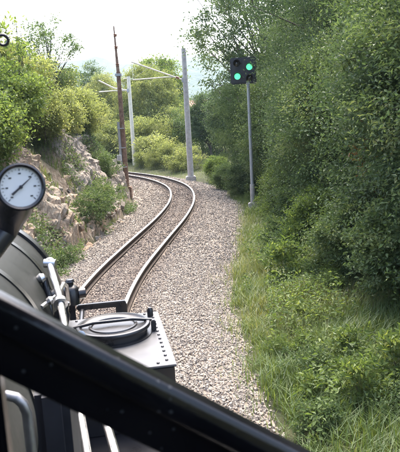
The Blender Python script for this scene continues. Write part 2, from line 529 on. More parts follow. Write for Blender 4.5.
tag(b, 'loose pale crushed-stone ballast around the rails', 'ballast', kind='stuff')

# rails
PROF = [(-.030, -.004), (-.026, 0), (.026, 0), (.030, -.004), (.030, -.034), (.009, -.046), (.009, -.098), (.050, -.112), (.050, -.125), (-.050, -.125), (-.050, -.112), (-.009, -.098), (-.009, -.046), (-.030, -.034)]
def rail(o_, label):
    m = len(PROF); Vr = []
    for i in range(len(LINE)):
        for (a, z) in PROF:
            p = LINE[i] + NRM[i] * (o_ + a); Vr.append((p[0], p[1], z))
    ii = np.arange(len(Vr)).reshape(-1, m); jj = np.roll(ii, -1, axis=1)
    Q = np.stack([ii[:-1], ii[1:], jj[1:], jj[:-1]], 2).reshape(-1, 4)
    mi = np.tile([1 if kk in (0, 1, 2) else 0 for kk in range(m)], len(LINE) - 1)
    me = np_mesh('rail', Vr, Q, mat_idx=mi)
    me.materials.append(M['rail_rust']); me.materials.append(M['rail_steel'])
    o = link('rail', me)
    tag(o, label, 'rail', 'pair of narrow-gauge running rails')
rail(-.41, 'shiny-topped rusty rail nearer the rock cutting, inner rail of the bend')
rail(.41, 'shiny-topped rusty rail nearer the signal post, outer rail of the bend')

# ------------------------------------------------------------------ hills and haze
def ridge():
    az = np.linspace(-75, 75, 180); rad = np.array([620, 700, 780, 840, 900, 980, 1100])
    prof = np.array([0, .16, .42, .72, 1, .85, .5])
    xs = 900 * np.sin(np.radians(az))
    hh = 74 + 34 * np.exp(-((xs - 0) / 75) ** 2) + 22 * np.exp(-((xs + 190) / 90) ** 2) - 22 * np.exp(-((xs - 150) / 80) ** 2)
    hh = hh + (vnoise(xs, xs * 0, 60, 8) - .5) * 18 + (vnoise(xs, xs * 0, 14, 9) - .5) * 6
    Vh = []
    for r_, p in zip(rad, prof):
        for a, h in zip(np.radians(az), hh):
            Vh.append((r_ * math.sin(a), r_ * math.cos(a), -1 + h * p + (float(vnoise(r_ * a, r_, 40, 4)) - .5) * 16 * p))
    ii = np.arange(len(Vh)).reshape(len(rad), -1)
    Q = np.stack([ii[:-1, :-1].ravel(), ii[:-1, 1:].ravel(), ii[1:, 1:].ravel(), ii[1:, :-1].ravel()], 1)
    o = link('hills', np_mesh('hills', Vh, Q, smooth=True), M['forest'])
    tag(o, kind='structure')
ridge()

hm = bpy.data.materials.new('haze'); hm.use_nodes = True
hm.node_tree.nodes.remove(hm.node_tree.nodes['Principled BSDF'])
pv = hm.node_tree.nodes.new('ShaderNodeVolumePrincipled')
pv.inputs['Color'].default_value = (.62, .79, 1, 1)
pv.inputs['Density'].default_value = .0003
pv.inputs['Anisotropy'].default_value = 0.0
hm.node_tree.links.new(pv.outputs[0], hm.node_tree.nodes['Material Output'].inputs['Volume'])
bm = bmesh.new(); box(bm, (0, 700, 66), (3700, 2100, 138))
hz = link('haze', bm_mesh('haze', bm), hm); tag(hz, 'pale summer haze filling the valley air', 'haze', kind='stuff')

# ------------------------------------------------------------------ vegetation
def unit(v): return v / np.maximum(np.linalg.norm(v, axis=-1, keepdims=True), 1e-9)

def leaf_mesh(name, C, D, N, size, tint, width=.52):
    """folded leaves: C base point, D direction, N facing"""
    D = unit(D); S = unit(np.cross(D, N)); U = np.cross(S, D)
    L = size[:, None]
    base = C; tip = C + D * L - U * L * .12
    mid = C + D * L * .45
    a = mid + S * L * width * .5 + U * L * .10; b_ = mid - S * L * width * .5 + U * L * .10
    n = len(C)
    Vv = np.stack([base, a, tip, b_], 1).reshape(-1, 3)
    T = (np.array([(0, 1, 2), (0, 2, 3)])[None] + (np.arange(n) * 4)[:, None, None]).reshape(-1, 3)
    return np_mesh(name, Vv, T, {'tint': np.repeat(np.clip(tint, 0, 1), 2)})

def crown_points(seed, rx, ry, rz, nclump, shell=.55, flat_bottom=.75):
    r_ = np.random.default_rng(seed)
    P = unit(r_.normal(size=(nclump * 3, 3)))
    rad = shell + (1 - shell) * r_.random(len(P)) ** .6
    # uneven outline
    lob = unit(r_.normal(size=(7, 3))); amp = r_.uniform(-.28, .3, 7)
    bulge = 1 + sum(a * np.clip(P @ l_, 0, 1) ** 3 for l_, a in zip(lob, amp))
    P = P * (rad * bulge)[:, None]
    P = P[P[:, 2] > -flat_bottom][:nclump]
    return P * np.array([rx, ry, rz])

def make_plant(name, seed, h, crown_z, rx, ry, rz, nclump, per, clump_r, leaf, trunk_r, mat, trunks=1, droop=0.0, nlimb=26, width=.52, shell=.5, flat=.75, stray=.12, up=.45):
    r_ = np.random.default_rng(seed)
    C = crown_points(seed, rx, ry, rz, nclump, shell, flat) + np.array([0, 0, crown_z])
    n = len(C) * per
    cr = clump_r * r_.uniform(.55, 1.25, len(C))
    g = r_.normal(size=(len(C), per, 3)) * cr[:, None, None] * np.array([.62, .62, .40])
    st = r_.random((len(C), per)) < stray
    g[st] *= 1.45
    g = np.clip(g, -2.2 * clump_r, 2.2 * clump_r)
    B = (C[:, None, :] + g).reshape(-1, 3)
    out_ = unit(B - np.array([0, 0, crown_z - .3 * rz]))
    D = unit(out_ * .7 + r_.normal(size=(n, 3)) * .75 + np.array([0, 0, -.25 - droop]))
    N = unit(r_.normal(size=(n, 3)) * .75 + np.array([0, 0, up]) + out_ * .45)
    ct = r_.normal(.45, .17, len(C))
    tint = (ct[:, None] + r_.normal(0, .13, (len(C), per))).ravel()
    size = leaf * r_.uniform(.6, 1.3, n)
    crown = leaf_mesh(name + '_crown', B, D, N, size, tint, width)
    crown.materials.append(mat)
    bm = bmesh.new()
    rn = random.Random(seed)
    bases = [Vector((0, 0, -.25))] if trunks == 1 else [Vector((rn.uniform(-.3, .3) * rx, rn.uniform(-.3, .3) * ry, -.25)) for _ in range(trunks)]
    for t_i, b0 in enumerate(bases):
        topz = crown_z + rz * (.55 if trunks == 1 else rn.uniform(0, .5))
        lean = Vector((rn.uniform(-.12, .12) * h, rn.uniform(-.12, .12) * h, 0))
        pts = []
        for k_ in range(8):
            f_ = k_ / 7
            pts.append(b0.lerp(Vector((b0.x, b0.y, topz)), f_) + lean * f_ * f_ + Vector((rn.uniform(-1, 1), rn.uniform(-1, 1), 0)) * .035 * h * min(1, f_ * 3) * .5)
        tr = trunk_r / (1 if trunks == 1 else 1.6)
        tube(bm, pts, [tr * (1.25 if k_ == 0 else 1 - .82 * k_ / 7) for k_ in range(8)], 8)
        for j in range(nlimb // trunks):
            tgt = Vector(C[rn.randrange(len(C))])
            f_ = max(.15, min(.92, (tgt.z / max(topz, .1)) * .62 + rn.uniform(-.1, .08)))
            k_ = f_ * 7; i0 = min(6, int(k_)); st_ = pts[i0].lerp(pts[i0 + 1], k_ - i0)
            md = st_.lerp(tgt, .5) + Vector((rn.uniform(-.1, .1), rn.uniform(-.1, .1), .10 + rn.uniform(-.1, .1))) * h * .2
            r0 = tr * (1 - .8 * f_) * .55
            tube(bm, [st_, st_.lerp(md, .5) + Vector((0, 0, .01)), md, tgt], [r0, r0 * .8, r0 * .6, max(.004, r0 * .2)], 5, cap=False)
    trunk = bm_mesh(name + '_trunk', bm, smooth=True)
    trunk.materials.append(M['bark'])
    return crown, trunk

def plant(proto, name, label, cat, group, x, y, s=1.0, rz=0.0, z=None, woody='trunk', foliage='crown', mat=None):
    c, t = proto
    if z is None: z = zat(x, y) - .03
    root = empty(name, (x, y, z), rz, s)
    tag(root, label, cat, group)
    oc = link(foliage, c, None, root); link(woody, t, None, root)
    if mat is not None:
        oc.material_slots[0].link = 'OBJECT'; oc.material_slots[0].material = mat
    return root

PR = {}
#                      seed  h    cz    rx   ry   rz  ncl  per  clr  leaf  tr
PR['hedge_a'] = make_plant('shrub_a', 11, 4.4, 2.3, 1.35, 1.35, 2.15, 240, 320, .30, .054, .05, M['leaf_dark'], trunks=4, nlimb=40, shell=.45, flat=1)
PR['hedge_b'] = make_plant('shrub_b', 12, 5.2, 2.7, 1.6, 1.5, 2.5, 270, 320, .33, .057, .06, M['leaf_dark'], trunks=4, nlimb=40, shell=.4, flat=1, width=.42)
PR['hedge_c'] = make_plant('shrub_c', 31, 5.2, 2.7, 1.5, 1.5, 2.5, 280, 260, .32, .052, .05, M['leaf_dark'], trunks=4, nlimb=40, shell=.4, flat=1, width=.5)
PR['airy_fine'] = make_plant('tall_tree', 32, 9, 6.1, 2.9, 2.7, 3.2, 340, 170, .42, .082, .13, M['leaf_dark'], trunks=1, nlimb=90, shell=.35, width=.48, stray=.2)
PR['bush'] = make_plant('bush', 13, 1.8, .85, .95, .95, .85, 130, 150, .20, .070, .025, M['leaf_mid'], trunks=5, nlimb=40, shell=.3, flat=.9)
PR['weed'] = make_plant('weed', 14, .9, .5, .38, .38, .45, 40, 26, .10, .105, .010, M['leaf_fresh'], trunks=4, nlimb=24, shell=.2, flat=1, width=.4)
PR['weed_low'] = make_plant('weed_low', 34, .7, .36, .5, .5, .34, 46, 40, .12, .055, .008, M['leaf_fresh'], trunks=5, nlimb=24, shell=.2, flat=1, width=.5)
PR['ragged'] = make_plant('ragged_bush', 35, 1.2, .55, .95, .85, .55, 60, 60, .17, .085, .015, M['leaf_mid'], trunks=5, nlimb=30, shell=.1, flat=.9, width=.45, stray=.35)
PR['small_willow'] = make_plant('small_willow', 36, 2.2, 1.0, 1.1, 1.0, 1.0, 90, 90, .24, .12, .03, M['leaf_yellow'], trunks=5, nlimb=40, droop=.8, width=.25, shell=.25, flat=1, stray=.3)
PR['airy'] = make_plant('airy_tree', 15, 9, 6.1, 2.9, 2.7, 3.2, 250, 90, .38, .135, .13, M['leaf_dark'], trunks=1, nlimb=90, shell=.35, width=.46, stray=.2)
PR['round'] = make_plant('round_tree', 16, 7, 4.2, 2.2, 2.2, 2.7, 280, 100, .38, .15, .13, M['leaf_mid'], nlimb=50, shell=.5)
PR['willow'] = make_plant('willow_tree', 17, 7, 3.4, 2.5, 2.2, 3.3, 340, 110, .40, .20, .12, M['leaf_yellow'], nlimb=50, droop=.9, width=.22, shell=.45, flat=1)
PR['spire'] = make_plant('feathery_tree', 18, 8, 4.6, 1.35, 1.35, 3.6, 220, 80, .30, .12, .10, M['leaf_mid'], nlimb=60, shell=.3, width=.4, stray=.22)
PR['sparse'] = make_plant('sparse_tree', 19, 4.2, 2.8, 1.15, 1.1, 1.35, 85, 60, .24, .085, .05, M['leaf_mid'], nlimb=50, shell=.4, width=.5, stray=.2)
PR['sapling'] = make_plant('sapling', 20, 2.6, 1.6, .28, .28, 1.05, 26, 22, .13, .085, .018, M['leaf_fresh'], nlimb=24, shell=.2, width=.45, flat=1)

HG = 'dense dark hedge of shrubs right of the track'
ORD = ['nearest', 'second', 'third', 'fourth', 'fifth', 'sixth', 'seventh', 'eighth', 'ninth', 'tenth', 'farthest']
hedge = [('hedge_a', 3.75, 5.2, 1.05), ('hedge_b', 3.95, 7.0, 1.08), ('hedge_a', 3.55, 8.6, 1.12), ('hedge_b', 3.85, 10.4, 1.15), ('hedge_a', 3.45, 12.2, 1.05),
         ('hedge_b', 3.5, 14.0, 1.12), ('hedge_a', 3.6, 15.8, 1.0), ('hedge_b', 3.75, 17.7, 1.05), ('hedge_a', 3.1, 20.4, 1.05), ('hedge_b', 2.7, 22.8, 1.0)]
hedge2 = [('hedge_c', 5.7, 5.3, 1.5), ('hedge_c', 5.6, 8.0, 1.45), ('hedge_c', 5.6, 11.4, 1.6), ('hedge_c', 5.4, 14.6, 1.4), ('hedge_c', 5.3, 17.8, 1.5), ('hedge_c', 5.0, 21.5, 1.35),
         ('hedge_c', 7.2, 9.8, 1.9)]
HM = ['leaf_dark', 'leaf_mid', 'leaf_dark', 'leaf_mid', 'leaf_mid']
for i, (k_, x, y, s) in enumerate(hedge):
    plant(PR[k_], 'hedge_shrub', ORD[i] + ' shrub from the camera in the front row of the dark hedge', 'shrub', HG, x, y, s, rz=i * 2.4, woody='stems', foliage='leaves', mat=M[HM[i % 5]])
for i, (k_, x, y, s) in enumerate(hedge2):
    plant(PR[k_], 'hedge_shrub', 'taller dark shrub in the rear of the dense hedge right of the track', 'shrub', 'tall shrubs at the rear of the hedge', x, y, s, rz=i * 1.7 + .5, woody='stems', foliage='leaves', mat=M[HM[(i + 1) % 5]])

plant(PR['airy'], 'deciduous_tree', 'tall open-crowned tree rising behind the green-lit signal', 'tree', 'trees beside the line', 2.6, 25.4, 1.0, 1.1)
plant(PR['airy_fine'], 'deciduous_tree', 'tall dark tree filling the sky above the hedge, right of the signal', 'tree', 'trees beside the line', 5.2, 16.5, 1.06, 3.0)
plant(PR['airy_fine'], 'deciduous_tree', 'tall dark tree overhanging the hedge at the right edge of the view', 'tree', 'trees beside the line', 6.4, 12.0, 1.1, 5.0)
plant(PR['round'], 'deciduous_tree', 'rounded dark tree standing behind the grey concrete mast', 'tree', 'trees beside the line', .95, 37.0, .60, .4, mat=M['leaf_dark'])
plant(PR['round'], 'deciduous_tree', 'dark bushy tree between the concrete mast and the signal post', 'tree', 'trees beside the line', 2.0, 32.0, .60, 2.2, mat=M['leaf_dark'])
plant(PR['willow'], 'willow_tree', 'wide yellow-green willow directly behind the outside of the bend', 'tree', 'far trees beyond the bend', -3.3, 47.0, .98, 0)
plant(PR['willow'], 'willow_tree', 'yellow-green willow left of the cream mast, beyond the bend', 'tree', 'far trees beyond the bend', -7.0, 50.5, .95, 2.0)
plant(PR['round'], 'deciduous_tree', 'taller green tree rising above the willow beyond the bend', 'tree', 'far trees beyond the bend', -3.4, 56.5, 1.28, 3.6, mat=M['leaf_fresh'])
plant(PR['spire'], 'feathery_tree', 'slim feathery tree rising left of the tall rusty mast', 'tree', 'far trees beyond the bend', -8.6, 53.0, 1.06, 1.0)
plant(PR['spire'], 'feathery_tree', 'slim green tree between the cream mast and the concrete mast', 'tree', 'far trees beyond the bend', -1.2, 50.0, .60, 2.6)
plant(PR['round'], 'deciduous_tree', 'far green tree low behind the rock cutting', 'tree', 'far trees beyond the bend', -11.5, 50.0, 1.0, 5.1, mat=M['leaf_yellow'])

LG = 'trees and bushes on top of the rock cutting'
plant(PR['sparse'], 'sparse_tree', 'small open-crowned tree standing highest on the cutting, sky showing through it', 'tree', LG, -5.0, 22.0, .98, .7)
plant(PR['sapling'], 'sapling', 'thin pale sapling standing alone against the white sky at upper left', 'sapling', LG, -4.35, 15.6, 1.45, 1)
plant(PR['bush'], 'bush', 'bright green bush on the cutting at the left edge, above the pressure gauge', 'bush', LG, -4.55, 12.8, 1.15, .3, mat=M['leaf_fresh'])
plant(PR['bush'], 'bush', 'leafy bush on the cutting behind the sapling', 'bush', LG, -4.7, 15.0, 1.2, 1.7, mat=M['leaf_fresh'])
yl_ = ((-4.4, 17.4, .95, 'nearest to the pressure gauge'), (-5.4, 18.0, 1.4, 'tallest one, behind the sapling'), (-4.5, 19.6, 1.05, 'above the grey rock face'),
       (-4.4, 22.4, 1.1, 'just left of the rusty mast'), (-5.6, 23.5, 1.4, 'below the open-crowned tree'), (-6.2, 16.0, 1.6, 'at the left edge'), (-4.8, 25.6, 1.2, 'farthest one, behind the rusty mast'))
for i, (x, y, s, wh) in enumerate(yl_):
    plant(PR['bush'], 'bush', 'yellow-green bush on top of the rock cutting, ' + wh, 'bush', 'yellow-green bushes above the rock face', x, y, s, i * 1.9, mat=M['leaf_yellow'])
for i, (x, y, s) in enumerate(((-3.6, 10.0, .8), (-3.15, 11.2, .7), (-2.95, 12.4, .55), (-3.0, 16.0, .75), (-2.85, 17.0, .7), (-2.95, 18.0, .7), (-3.25, 21.0, .8))):
    plant(PR['ragged'], 'low_bush', ORD[i] + ' low green bush from the camera on the face of the rock cutting', 'bush', 'low bushes on the rock face', x, y, s, i * 1.3, mat=M['leaf_mid'])
fb_ = ((-1.5, 36.6, .75), (-2.3, 38.6, 1.0), (-4.7, 43.6, 1.3), (-6.2, 44.4, 1.4), (-.5, 34.4, .7), (-3.1, 42.0, 1.4), (-3.0, 40.2, .8), (-3.75, 41.6, .9), (-2.6, 37.4, .5), (-3.55, 39.0, .5), (-1.2, 34.9, .5), (-1.2, 45.0, 1.5), (-2.6, 45.6, 1.6), (-4.0, 46.2, 1.7), (-5.6, 46.8, 1.7), (-7.4, 47.6, 1.9), (-9.4, 48.6, 2.0), (.2, 42.0, 1.5), (1.4, 39.0, 1.4))
for i, (x, y, s) in enumerate(fb_):
    plant(PR['ragged'] if i % 3 == 1 else PR['small_willow'], 'far_bush', 'pale green bush in the thicket under the far trees beyond the bend', 'bush', 'thicket under the far trees beyond the bend', x, y, s * (1.7 if i % 3 == 1 else 1.15), i * 1.3, mat=M['leaf_yellow'] if i < 17 else M['leaf_mid'])
VG = 'leafy bushes in front of the hedge'
for i, (x, y, s) in enumerate(((3.05, 6.2, .75), (2.8, 7.8, .85), (2.45, 9.3, .8), (2.3, 11.2, .8), (2.45, 13.8, .75), (2.7, 16.4, .8), (2.8, 18.9, .85), (1.75, 22.4, .8), (1.2, 25.2, .7), (.9, 28.4, .75))):
    plant(PR['bush'], 'low_bush', ORD[i] + ' leafy bush from the camera along the foot of the hedge', 'bush', VG, x, y, s, i * 1.1, mat=M['leaf_mid'] if i % 3 else M['leaf_fresh'])
WG = 'tall weeds on the grass verge'
wr_n = random.Random(77); wl_ = []
while len(wl_) < 46:
    y = 4.6 + 17 * wr_n.random() ** 1.25
    p = point_on(np.array([s_of_y(y)]), np.array([2.25 + wr_n.random() * 1.25]))[0]
    if abs(p[0] - 1.75 * y / 19.24) < .32 and y > 10: continue
    wl_.append((float(p[0]), float(p[1]), wr_n.uniform(.45, .95) * (1 if y > 9 else .75)))
for i, (x, y, s) in enumerate(wl_):
    plant(PR['weed' if i % 3 else 'weed_low'], 'weed', 'broad-leaved weed standing in the grass verge beside the ballast', 'weed', WG, x, y, s, i * 2.1, woody='stems', foliage='leaves', mat=M['leaf_mid' if i % 2 else 'leaf_fresh'])
plant(PR['sapling'], 'dry_shrub', 'rust-brown dying shrub in front of the shadowed hedge at right', 'shrub', None, 2.85, 9.6, 1.15, 1, woody='stems', foliage='leaves', mat=M['leaf_dry'])

# grass
def blades(name, x, y, hmin, hmax, wid, lean=.35):
    n = len(x)
    z = height(x, y) - .02
    B = np.stack([x, y, z], 1)
    a = rng.uniform(0, 2 * np.pi, n); S = np.stack([np.cos(a), np.sin(a), np.zeros(n)], 1)
    Lv = np.stack([-np.sin(a), np.cos(a), np.zeros(n)], 1) * rng.uniform(-.2, 1, n)[:, None] * lean
    h = rng.uniform(hmin, hmax, n) * (.6 + .8 * vnoise(x, y, .7, 6)); wd = wid * rng.uniform(.6, 1.4, n)
    U = np.array([0, 0, 1.0])
    m = B + (U + Lv * .5) * (h * .55)[:, None]
    t = B + (U * .95 + Lv * 1.8) * h[:, None]
    Vv = np.stack([B - S * wd[:, None] * .5, B + S * wd[:, None] * .5, m - S * wd[:, None] * .42, m + S * wd[:, None] * .42, t], 1).reshape(-1, 3)
    T = (np.array([(0, 1, 3), (0, 3, 2), (2, 3, 4)])[None] + (np.arange(n) * 5)[:, None, None]).reshape(-1, 3)
    ti = np.clip(.25 + .5 * vnoise(x, y, 1.1, 7) + rng.normal(0, .17, n), 0, 1)
    return np_mesh(name, Vv, T, {'tint': np.repeat(ti, 3)})
def scatter(n, x0, x1, y0, y1): return rng.uniform(x0, x1, n), rng.uniform(y0, y1, n)
x1_, y1_ = scatter(120000, -.2, 4.5, 3.6, 13)
x2_, y2_ = scatter(60000, -.5, 4.2, 13, 27)
x3_, y3_ = scatter(20000, -9, 3, 26, 50)
X = np.concatenate([x1_, x2_, x3_]); Y = np.concatenate([y1_, y2_, y3_])
o_ = offset_of(X, Y)
edge_n = 2.0 + (vnoise(X, Y, .9, 11) - .5) * .6 + (vnoise(X, Y, .25, 12) - .5) * .35 - .55 * rng.random(len(X)) ** 9
kp = (o_ > edge_n)
far_ = Y > 26
me = blades('verge_grass', X[kp], Y[kp], .06, .27, .008, lean=.6)
gr = link('verge_grass', me, M['grass']); tag(gr, 'long green grass on the verge between ballast and hedge', 'grass', kind='stuff')
xl, yl = scatter(95000, -8, -1.5, 8, 40)
ol = offset_of(xl, yl)
kp = (ol < -1.95) & (vnoise(xl, yl, .8, 13) > .46)
me = blades('bank_grass', xl[kp], yl[kp], .10, .34, .012)
gr = link('bank_grass', me, M['grass']); tag(gr, 'tufts of grass on the bank of the rock cutting', 'grass', kind='stuff')

# ------------------------------------------------------------------ rocks
def rock_mesh(name, seed, rad, npt=16):
    rn = random.Random(seed)
    bm = bmesh.new()
    for _ in range(npt):
        v = Vector((rn.gauss(0, 1), rn.gauss(0, 1), rn.gauss(0, 1))).normalized() * rn.uniform(.75, 1.05)
        bm.verts.new((v.x * rad[0], v.y * rad[1], v.z * rad[2]))
    r_ = bmesh.ops.convex_hull(bm, input=bm.verts)
    bmesh.ops.delete(bm, geom=[v for v in bm.verts if not v.link_faces], context='VERTS')
    bmesh.ops.bevel(bm, geom=list(bm.edges), offset=min(rad) * .03, segments=1, affect='EDGES')
    bmesh.ops.recalc_face_normals(bm, faces=bm.faces)
    return bm_mesh(name, bm)
BL = [rock_mesh('rock_block', 100 + k_, ((1, .8, .7), (1, .9, .55), (.8, 1, .9), (1, .6, .8), (1, .75, .45))[k_ % 5], 15 + k_ % 5) for k_ in range(10)]
def put_block(name, x, y, z, s, mat, parent=None, org=(0, 0, 0)):
    me = BL[random.randrange(len(BL))]
    o = bpy.data.objects.new(name, me); COL.objects.link(o)
    o.location = (x - org[0], y - org[1], z - org[2]); o.scale = (s * random.uniform(.75, 1.25), s * random.uniform(.75, 1.25), s * random.uniform(.7, 1.1))
    o.rotation_euler = (random.uniform(-.5, .5), random.uniform(-.5, .5), random.uniform(0, 6.28))
    if not me.materials: me.materials.append(mat)
    o.material_slots[0].link = 'OBJECT'; o.material_slots[0].material = mat
    if parent: o.parent = parent
    return o
def outcrop(label, spots, mat, size):
    x0, y0 = spots[0][0], spots[0][1]; z0 = zat(x0, y0) - .2
    root = empty('rock_outcrop', (x0, y0, z0))
    tag(root, label, 'rock')
    for (x, y, s) in spots:
        put_block('rock_block', x, y, zat(x, y) + s * .12, s * size, mat, root, (x0, y0, z0))
def along(a, b, n, spread, s0, s1, seed):
    rn = random.Random(seed); o = []
    for k_ in range(n):
        t = rn.random()
        o.append((a[0] + (b[0] - a[0]) * t + rn.uniform(-spread, spread), a[1] + (b[1] - a[1]) * t + rn.uniform(-spread, spread), rn.uniform(s0, s1)))
    return o
outcrop('pale buff rock spur running down the cutting just right of the pressure gauge', along((-4.25, 13.9), (-2.7, 14.7), 34, .36, .08, .26, 1), M['rock_pale'], 1)
outcrop('grey broken rock face higher up the cutting, left of the rusty mast', along((-3.9, 18.4), (-2.75, 19.6), 30, .5, .08, .26, 2), M['rock_grey'], 1)
outcrop('low grey rock ledge at the foot of the rusty mast', along((-3.6, 22.4), (-3.1, 24.6), 12, .25, .14, .28, 3), M['rock_grey'], 1)
outcrop('orange-stained rock ledge at the left edge behind the pressure gauge', along((-3.9, 13.0), (-3.2, 11.6), 14, .25, .08, .2, 4), M['rock_pale'], 1)

def rock_face(label, y0, y1, a0, a1, mat, seed, amp, cell, step=.055):
    """broken bedded rock: sheet of tilted blocks standing proud of the bank"""
    sv = np.arange(s_of_y(y0), s_of_y(y1), step); av = np.arange(a0, a1, step)
    S_, A_ = np.meshgrid(sv, av, indexing='ij')
    p = point_on(S_.ravel(), -A_.ravel())
    x, y = p[:, 0], p[:, 1]; z = height(x, y)
    r_ = np.random.default_rng(seed)
    # block cells in (along, up) space, dipping strata
    u = S_.ravel() * .9 + z * .55; v = z * 1.25 - S_.ravel() * .35
    npt = int(2.2 * (u.max() - u.min()) * (v.max() - v.min()) / cell ** 2)
    cu = r_.uniform(u.min(), u.max(), npt); cv = r_.uniform(v.min(), v.max(), npt)
    h0 = r_.uniform(0, 1, npt); tu = r_.normal(0, .34, npt); tv = r_.normal(0, .34, npt)
    d2 = (u[:, None] - cu[None]) ** 2 + ((v[:, None] - cv[None]) * 1.5) ** 2
    k = np.argmin(d2, 1); dd = np.sort(np.partition(d2, 1, 1)[:, :2], 1)
    gap = np.clip((np.sqrt(dd[:, 1]) - np.sqrt(dd[:, 0])) / (cell * .22), 0, 1)
    disp = (h0[k] + (u - cu[k]) * tu[k] / cell * .5 + (v - cv[k]) * tv[k] / cell * .5) * (.35 + .65 * gap)
    e = np.minimum.reduce([(S_.ravel() - sv[0]), (sv[-1] - S_.ravel()), (A_.ravel() - a0), (a1 - A_.ravel())])
    msk = np.clip(e / .5, 0, 1) * np.clip((vnoise(x, y, 1.0, seed) * .8 + vnoise(z * 3, y, .8, seed + 1) * .35 - .36) * 4, -.6, 1)
    off = amp * (disp * .9 + .25) * msk - .10 * (1 - np.clip(msk, 0, 1)) + r_.normal(0, .006, len(x))
    i_ = np.clip(np.searchsorted(ARC, S_.ravel()) - 1, 0, len(LINE) - 2)
    Vr = np.stack([x + NRM[i_, 0] * off * .75, y + NRM[i_, 1] * off * .75, z + off * .6], 1)
    ii = np.arange(len(x)).reshape(S_.shape)
    q00, q01, q11, q10 = ii[:-1, :-1].ravel(), ii[:-1, 1:].ravel(), ii[1:, 1:].ravel(), ii[1:, :-1].ravel()
    T = np.concatenate([np.stack([q00, q01, q11], 1), np.stack([q00, q11, q10], 1)])
    o = link('rock_cliff', np_mesh('rock_cliff', Vr, T[:, ::-1]), mat)
    tag(o, label, 'rock')
rock_face('continuous pale buff rock face of the cutting, right of the pressure gauge', 11.2, 17.2, 1.75, 4.4, M['rock_pale'], 51, .27, .25, .045)
rock_face('greyer broken rock face of the cutting, left of the rusty mast', 16.8, 24.5, 1.8, 4.2, M['rock_grey'], 52, .27, .25, .05)
rn = random.Random(9)
for k_ in range(48):
    y = rn.uniform(12.4, 20.5); s = rn.uniform(.06, .18)
    p = point_on(np.array([s_of_y(y)]), np.array([-1.62 - rn.random() ** 1.3 * .6]))[0]
    o = put_block('fallen_rock', p[0], p[1], zat(p[0], p[1]) + s * .3, s, M['rock_pale'])
    tag(o, 'pale rock fallen along the foot of the cutting beside the ballast', 'rock', 'fallen rocks along the foot of the cutting')

# broken scree on the steep face, too small and many to count
def on_bank(n, y0, y1, a, b, pw=1.0):
    y = rng.uniform(y0, y1, n)
    s_ = np.interp(y, LINE[:, 1], ARC)
    p = point_on(s_, -(a + (b - a) * rng.random(n) ** pw))
    return p[:, 0], p[:, 1]
xs, ys = on_bank(13000, 9.5, 27, 1.55, 4.2, 1.8)
kp = vnoise(xs, ys, .9, 31) + .25 * rng.random(len(xs)) > .5
xs, ys = xs[kp], ys[kp]; n = len(xs)
rr = .02 + .085 * rng.random(n) ** 3
sh = CUBE[None] * (1 + rng.uniform(-.45, .45, (n, 8, 3)))
sh *= (rr[:, None] * rng.uniform(.6, 1.5, (n, 3)))[:, None, :]
sh = np.einsum('nij,nkj->nki', rand_rot(n), sh)
Vs = sh + np.stack([xs, ys, height(xs, ys) + rr * .2], 1)[:, None, :]
Ts = (CT[None] + (np.arange(n) * 8)[:, None, None]).reshape(-1, 3)
me = np_mesh('scree', Vs.reshape(-1, 3), Ts, {'tint': np.repeat(rng.beta(2.6, 1.6, n), 12), 'rust': np.zeros(n * 12)})
tag(link('scree', me, M['stone']), 'small broken stones scattered over the cutting face', 'scree', kind='stuff')

def cover(name, x, y, hmax, leaf, label, mat):
    n = len(x)
    z = height(x, y) + rng.random(n) ** 1.5 * hmax * (.35 + .9 * vnoise(x, y, .6, 41))
    C = np.stack([x, y, z], 1)
    D = unit(rng.normal(size=(n, 3)) * np.array([1, 1, .45])); N = unit(rng.normal(size=(n, 3)) * .55 + np.array([.25, -.2, .9]))
    ti = np.clip(.2 + .55 * vnoise(x, y, .5, 42) + rng.normal(0, .14, n), 0, 1)
    me = leaf_mesh(name, C, D, N, leaf * rng.uniform(.5, 1.35, n), ti, .55)
    tag(link(name, me, mat), label, 'ground cover', kind='stuff')
xs, ys = on_bank(90000, 9, 28, 1.62, 5.0, .9)
kp = vnoise(xs, ys, 1.15, 33) * .75 + vnoise(xs, ys, .4, 34) * .25 > .455 + .22 * np.clip((2.15 + offset_of(xs, ys)) / .3, 0, 1) * (ys > 12.5)
cover('bank_undergrowth', xs[kp], ys[kp], .42, .075, 'low leafy undergrowth creeping over the rock cutting', M['leaf_mid'])
xs, ys = scatter(120000, 0, 4.2, 4, 24)
kp = (offset_of(xs, ys) > 2.05 + .5 * vnoise(xs, ys, .5, 11)) & (vnoise(xs, ys, .9, 35) > .40)
cover('verge_undergrowth', xs[kp], ys[kp], .50, .055, 'low leafy weeds mixed into the grass verge', M['leaf_fresh'])

# ------------------------------------------------------------------ masts
def part(name, bm, mat, parent, smooth=True, angle=R(40)):
    return link(name, bm_mesh(name, bm, smooth, angle), mat, parent)

# tall rusty mast on the left
x, y = -2.84, 23.78
t = empty('catenary_mast', (x, y, -.3)); tag(t, 'tall rusty brown mast with white box, standing beside the rock cutting', 'mast', 'overhead line masts')
bm = bmesh.new(); tube(bm, [(.03, 0, 0), (.03, 0, 2.2), (.03, 0, 4.9)], [.105, .095, .08], 14); part('pole', bm, M['wood_pole'], t)
bm = bmesh.new(); tube(bm, [(-.11, -.07, .1), (-.11, -.07, 3.0)], .055, 10); part('cable_conduit', bm, M['galv'], t)
bm = bmesh.new(); box(bm, (0, 0, .22), (.44, .44, .5), bevel=.03); part('footing', bm, M['wood_pole'], t)
bm = bmesh.new(); box(bm, (-.16, -.16, 1.62), (.17, .12, .24), bevel=.012); bx = part('junction_box', bm, M['white_box'], t)
bm = bmesh.new(); box(bm, (-.16, -.225, 1.62), (.13, .01, .2), bevel=.004); part('box_door', bm, M['galv'], bx)
bm = bmesh.new(); box(bm, (.03, 0, 4.78), (.24, .24, .10), bevel=.01); part('clamp', bm, M['galv'], t)
